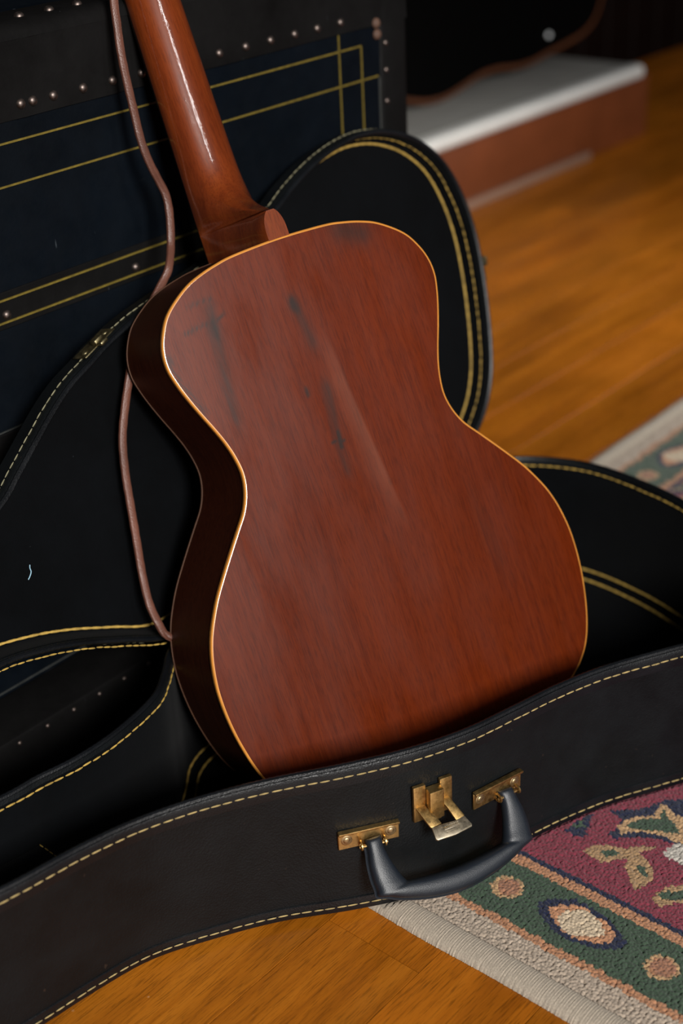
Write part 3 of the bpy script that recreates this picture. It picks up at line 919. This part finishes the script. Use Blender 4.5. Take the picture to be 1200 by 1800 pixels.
def dye(P):
    x, y = P[:, 0], P[:, 1]
    dl = x - RX; dt = RYT - y
    d = np.minimum(dl, dt); left = dl <= dt
    C = np.tile(cM, (len(P), 1))
    C[d < .136] = cN; C[d < .130] = cO; C[d < .1195] = cG; C[d < .0555] = cO; C[d < .047] = cB
    # ornaments of the border repeat along each side (in side coordinates: across, along)
    al = np.where(left, y, .553 - (x - 1.567))
    alr = (al - .4275) % .153 + .4275
    Q = np.stack([RX + d, alr], 1)
    band = (d > .0575) & (d < .1185)
    C[inside(Q, POLY['dot1']) & band] = cO * 1.0
    core = np.hypot(Q[:, 0] - .8045, Q[:, 1] - .5505)
    C[inside(Q, POLY['dot1']) & (core < .010)] = np.array([.27, .13, .078])
    edge_ = inside(Q, POLY['dot1']) & (core > .0105); C[edge_] = cT
    C[inside(Q, POLY['dia_navy']) & band] = cN
    C[inside(Q, POLY['dia_or']) & band] = cO * 1.15
    C[inside(Q, POLY['dia_be']) & band] = cI
    fld = d > .137
    Qf = np.stack([x, y], 1)
    for ox, oy in ((0, 0), (.30, .02), (.62, -.03), (0, -.34), (.33, -.31), (.66, -.36), (.30, .31), (.62, .30), (.95, .0), (.95, -.33), (.95, .29)):
        q = Qf - np.array([ox, oy])
        for nm, cc in (('navyblob', cN), ('greenblob', cG), ('big_navy', cN), ('big_be', cT * 1.1), ('big_g', cG), ('leafA', cT * .85), ('leafA1', cG), ('leafA2', cG), ('leafB', cT * .85), ('leafBg', cG), ('white', cW)):
            C[inside(q, POLY[nm]) & fld] = cc
    return C


def pile_patch(x0, x1, y0, y1, step, tuft):
    nxp = max(2, int(round((x1 - x0) / step)) + 1); nyp = max(2, int(round((y1 - y0) / step)) + 1)
    X, Y = np.meshgrid(np.linspace(x0, x1, nxp), np.linspace(y0, y1, nyp), indexing='ij')
    P = np.stack([X.ravel(), Y.ravel()], 1)
    gi = np.floor(P / tuft).astype(int)
    best = np.full(len(P), 9.0); bc = np.zeros((len(P), 2)); bh = np.zeros(len(P))
    for ax in (-1, 0, 1):
        for ay in (-1, 0, 1):
            c = gi + np.array([ax, ay])
            h1 = np.abs(np.sin(c[:, 0] * 127.1 + c[:, 1] * 311.7) * 43758.5453) % 1
            h2 = np.abs(np.sin(c[:, 0] * 269.5 + c[:, 1] * 183.3) * 24634.6345) % 1
            q = (c + .5 + .85 * (np.stack([h1, h2], 1) - .5)) * tuft
            dd_ = np.hypot(*(P - q).T); m = dd_ < best
            best[m] = dd_[m]; bc[m] = q[m]; bh[m] = (h1 * 7.3 + h2 * 3.1)[m] % 1
    z = .0052 + np.sqrt(np.clip(1 - (best / (tuft * .80)) ** 2, 0, 1)) * .0019 + bh * .0008
    if tuft > .006: z = z * 0 + .0065
    crush = inside(P, np.array(CB + NBot * .002)) | inside(P, np.array(CT + NTop * .001))
    z = np.where(crush, np.minimum(z, .0050), z)
    C = dye(bc) * (.86 + .28 * bh)[:, None]
    V = np.c_[P, z]
    I = np.arange(nxp * nyp).reshape(nxp, nyp)
    F = np.stack([I[:-1, :-1].ravel(), I[1:, :-1].ravel(), I[1:, 1:].ravel(), I[:-1, 1:].ravel()], 1)
    return V, F, C


def pile_obj(patches, name='pile'):
    V = []; F = []; C = []; n = 0
    for v, f, c in patches:
        V.append(v); F.append(f + n); C.append(c); n += len(v)
    V = np.vstack(V); F = np.vstack(F); C = np.vstack(C)
    c0 = np.array([1.6, .25, 0])
    me = bpy.data.meshes.new(name)
    me.vertices.add(len(V)); me.vertices.foreach_set('co', (V - c0).ravel().astype(np.float32))
    me.loops.add(F.size); me.loops.foreach_set('vertex_index', F.ravel().astype(np.int32))
    me.polygons.add(len(F)); me.polygons.foreach_set('loop_start', np.arange(0, F.size, 4, dtype=np.int32))
    me.polygons.foreach_set('use_smooth', np.ones(len(F), bool))
    me.update(calc_edges=True); me.validate()
    at = me.attributes.new('dye', 'FLOAT_COLOR', 'POINT')
    at.data.foreach_set('color', np.c_[C, np.ones(len(C))].ravel().astype(np.float32))
    return link(name, me, M_PILE, rug, None, Vector(c0))


SX = RX + .0235
p = pile_obj([pile_patch(SX, 1.16, .28, .62, .00066, .0027),
              pile_patch(1.16, 2.1, .28, .62, .006, .0065), pile_patch(SX, 1.16, .62, RYT - .027, .006, .0065),
              pile_patch(1.16, 2.1, .62, RYT - .027, .0022, .0045),
              pile_patch(SX, RX1, RYB, .28, .008, .0085), pile_patch(2.1, RX1, .28, RYT - .027, .006, .0065)])
tag(p, kind='stuff')


def serge(along, a0, a1, fixed, sign, fine):
    """overcast yarn edge: rounded section with fine cross ridges"""
    step = .0009 if fine else .004
    n = int((a1 - a0) / step); rs = []
    prof = [(-.0015, .0005), (-.001, .0025), (.002, .0052), (.007, .0066), (.013, .0072), (.018, .0070), (.0225, .0060), (.0255, .0050)]
    for i in range(n + 1):
        a = a0 + (a1 - a0) * i / n
        k = (1 + .035 * math.sin(i * 2 * math.pi / 2.6)) if fine else 1
        w_ = .0006 * math.sin(a * 41) + rng.normal() * .0002
        pts = [((fixed + sign * (u + (w_ if u < .005 else 0)), a, z * k) if along == 'y' else (a, fixed + sign * (u + (w_ if u < .005 else 0)), z * k)) for u, z in prof]
        pts = np.array(pts)
        pts[:, 2] = np.where(inside(pts, CBX), np.minimum(pts[:, 2], .0050), pts[:, 2])
        rs.append(pts)
    return rings(rs, closed=False)


CBX = CB + NBot * .002
g = join(serge('y', .30, .64, RX, 1, True), serge('y', RYB, .30, RX, 1, False), serge('y', .64, RYT - .01, RX, 1, False), serge('x', RX + .01, RX1, RYT, -1, False))
b = obj('edge_binding', g, M_SERGE, rug)
at = b.data.attributes.new('dye', 'FLOAT_COLOR', 'POINT')
cc = np.array([.36, .305, .24]) * (1 + .10 * np.sin(np.arange(len(g[0])) // 8 * 2.1) * rng.random(len(g[0])))[:, None]
at.data.foreach_set('color', np.c_[cc, np.ones(len(cc))].ravel().astype(np.float32))

# ------------------------------------------------------------------ hearth in the background
hearth = empty('hearth', (2.5, 2.0, 0))
tag(hearth, 'low white-topped hearth with reddish-brown front on floor at upper right', 'hearth')
obj('front_panel', box((1.76, 1.800, 0), (3.19, 2.24, .150), .006, 2), M_HEARTH, hearth)
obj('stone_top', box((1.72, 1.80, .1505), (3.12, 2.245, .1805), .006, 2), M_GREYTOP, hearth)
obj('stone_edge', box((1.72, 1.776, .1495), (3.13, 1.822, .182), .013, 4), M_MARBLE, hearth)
obj('moulding', box((1.76, 1.788, 0), (2.92, 1.802, .020), .004, 2), M_HMOLD, hearth)

dg = [(2.30, .36), (2.33, .27), (2.40, .218), (2.46, .197), (2.525, .1835), (2.587, .1825), (2.65, .193), (2.715, .205), (2.781, .206), (2.849, .198), (2.919, .197), (2.98, .205), (3.064, .214), (3.15, .229), (3.205, .262), (3.235, .32),
      (3.235, .41), (3.19, .48), (3.09, .515), (2.96, .50), (2.82, .475), (2.68, .52), (2.55, .58), (2.42, .56), (2.33, .47)]
DGc = catmull([(x, z - .1825) for x, z in dg], 5, True)
lean = R(3)
DF = Matrix.Translation((0, 1.955, .1872)) @ Matrix.Rotation(-lean, 4, 'X')
dark = empty('dark_guitar', (2.75, 1.99, .1826))
tag(dark, 'black guitar body with brown rim leaning sideways on the white hearth', 'guitar')
N_ = normals2(DGc)
def dring(y, off): Q = DGc + N_ * off; return np.c_[Q[:, 0], np.full(len(Q), y), Q[:, 1]]
obj('face', rings([dring(.0, -.012), dring(-.001, -.013)], False, True), M_DARK, dark, DF)
obj('rim', rings([dring(.001, -.014), dring(-.0005, -.010), dring(.0, -.002), dring(.002, 0), dring(.084, 0), dring(.086, -.004)], False, True), M_DARKRIM, dark, DF)
kg = dome(.0062, .006, 16, 6)
obj('strap_button', xf(kg, Matrix.Translation((2.985, -.001, .070)) @ Matrix.Rotation(R(90), 4, 'X')), M_CHROME, dark, DF)

# ------------------------------------------------------------------ a thread scrap on the lid lining
tp = [(-.004, -.0055), (-.001, -.003), (.0012, .000), (.0012, .0035), (.0022, .0062)]
c0 = LO + .640 * np.array([1.0, 0, 0]) + .118 * lw + .0214 * lq
P3 = np.array([c0 + a * np.array([1.0, 0, 0]) + b_ * lw for a, b_ in tp])
o = obj('thread_scrap', tube(resample(catmull(P3, 5), n=16), .0004, 6), M_BLUE)
tag(o, 'tiny pale blue thread scrap stuck to the black lid lining', 'thread')
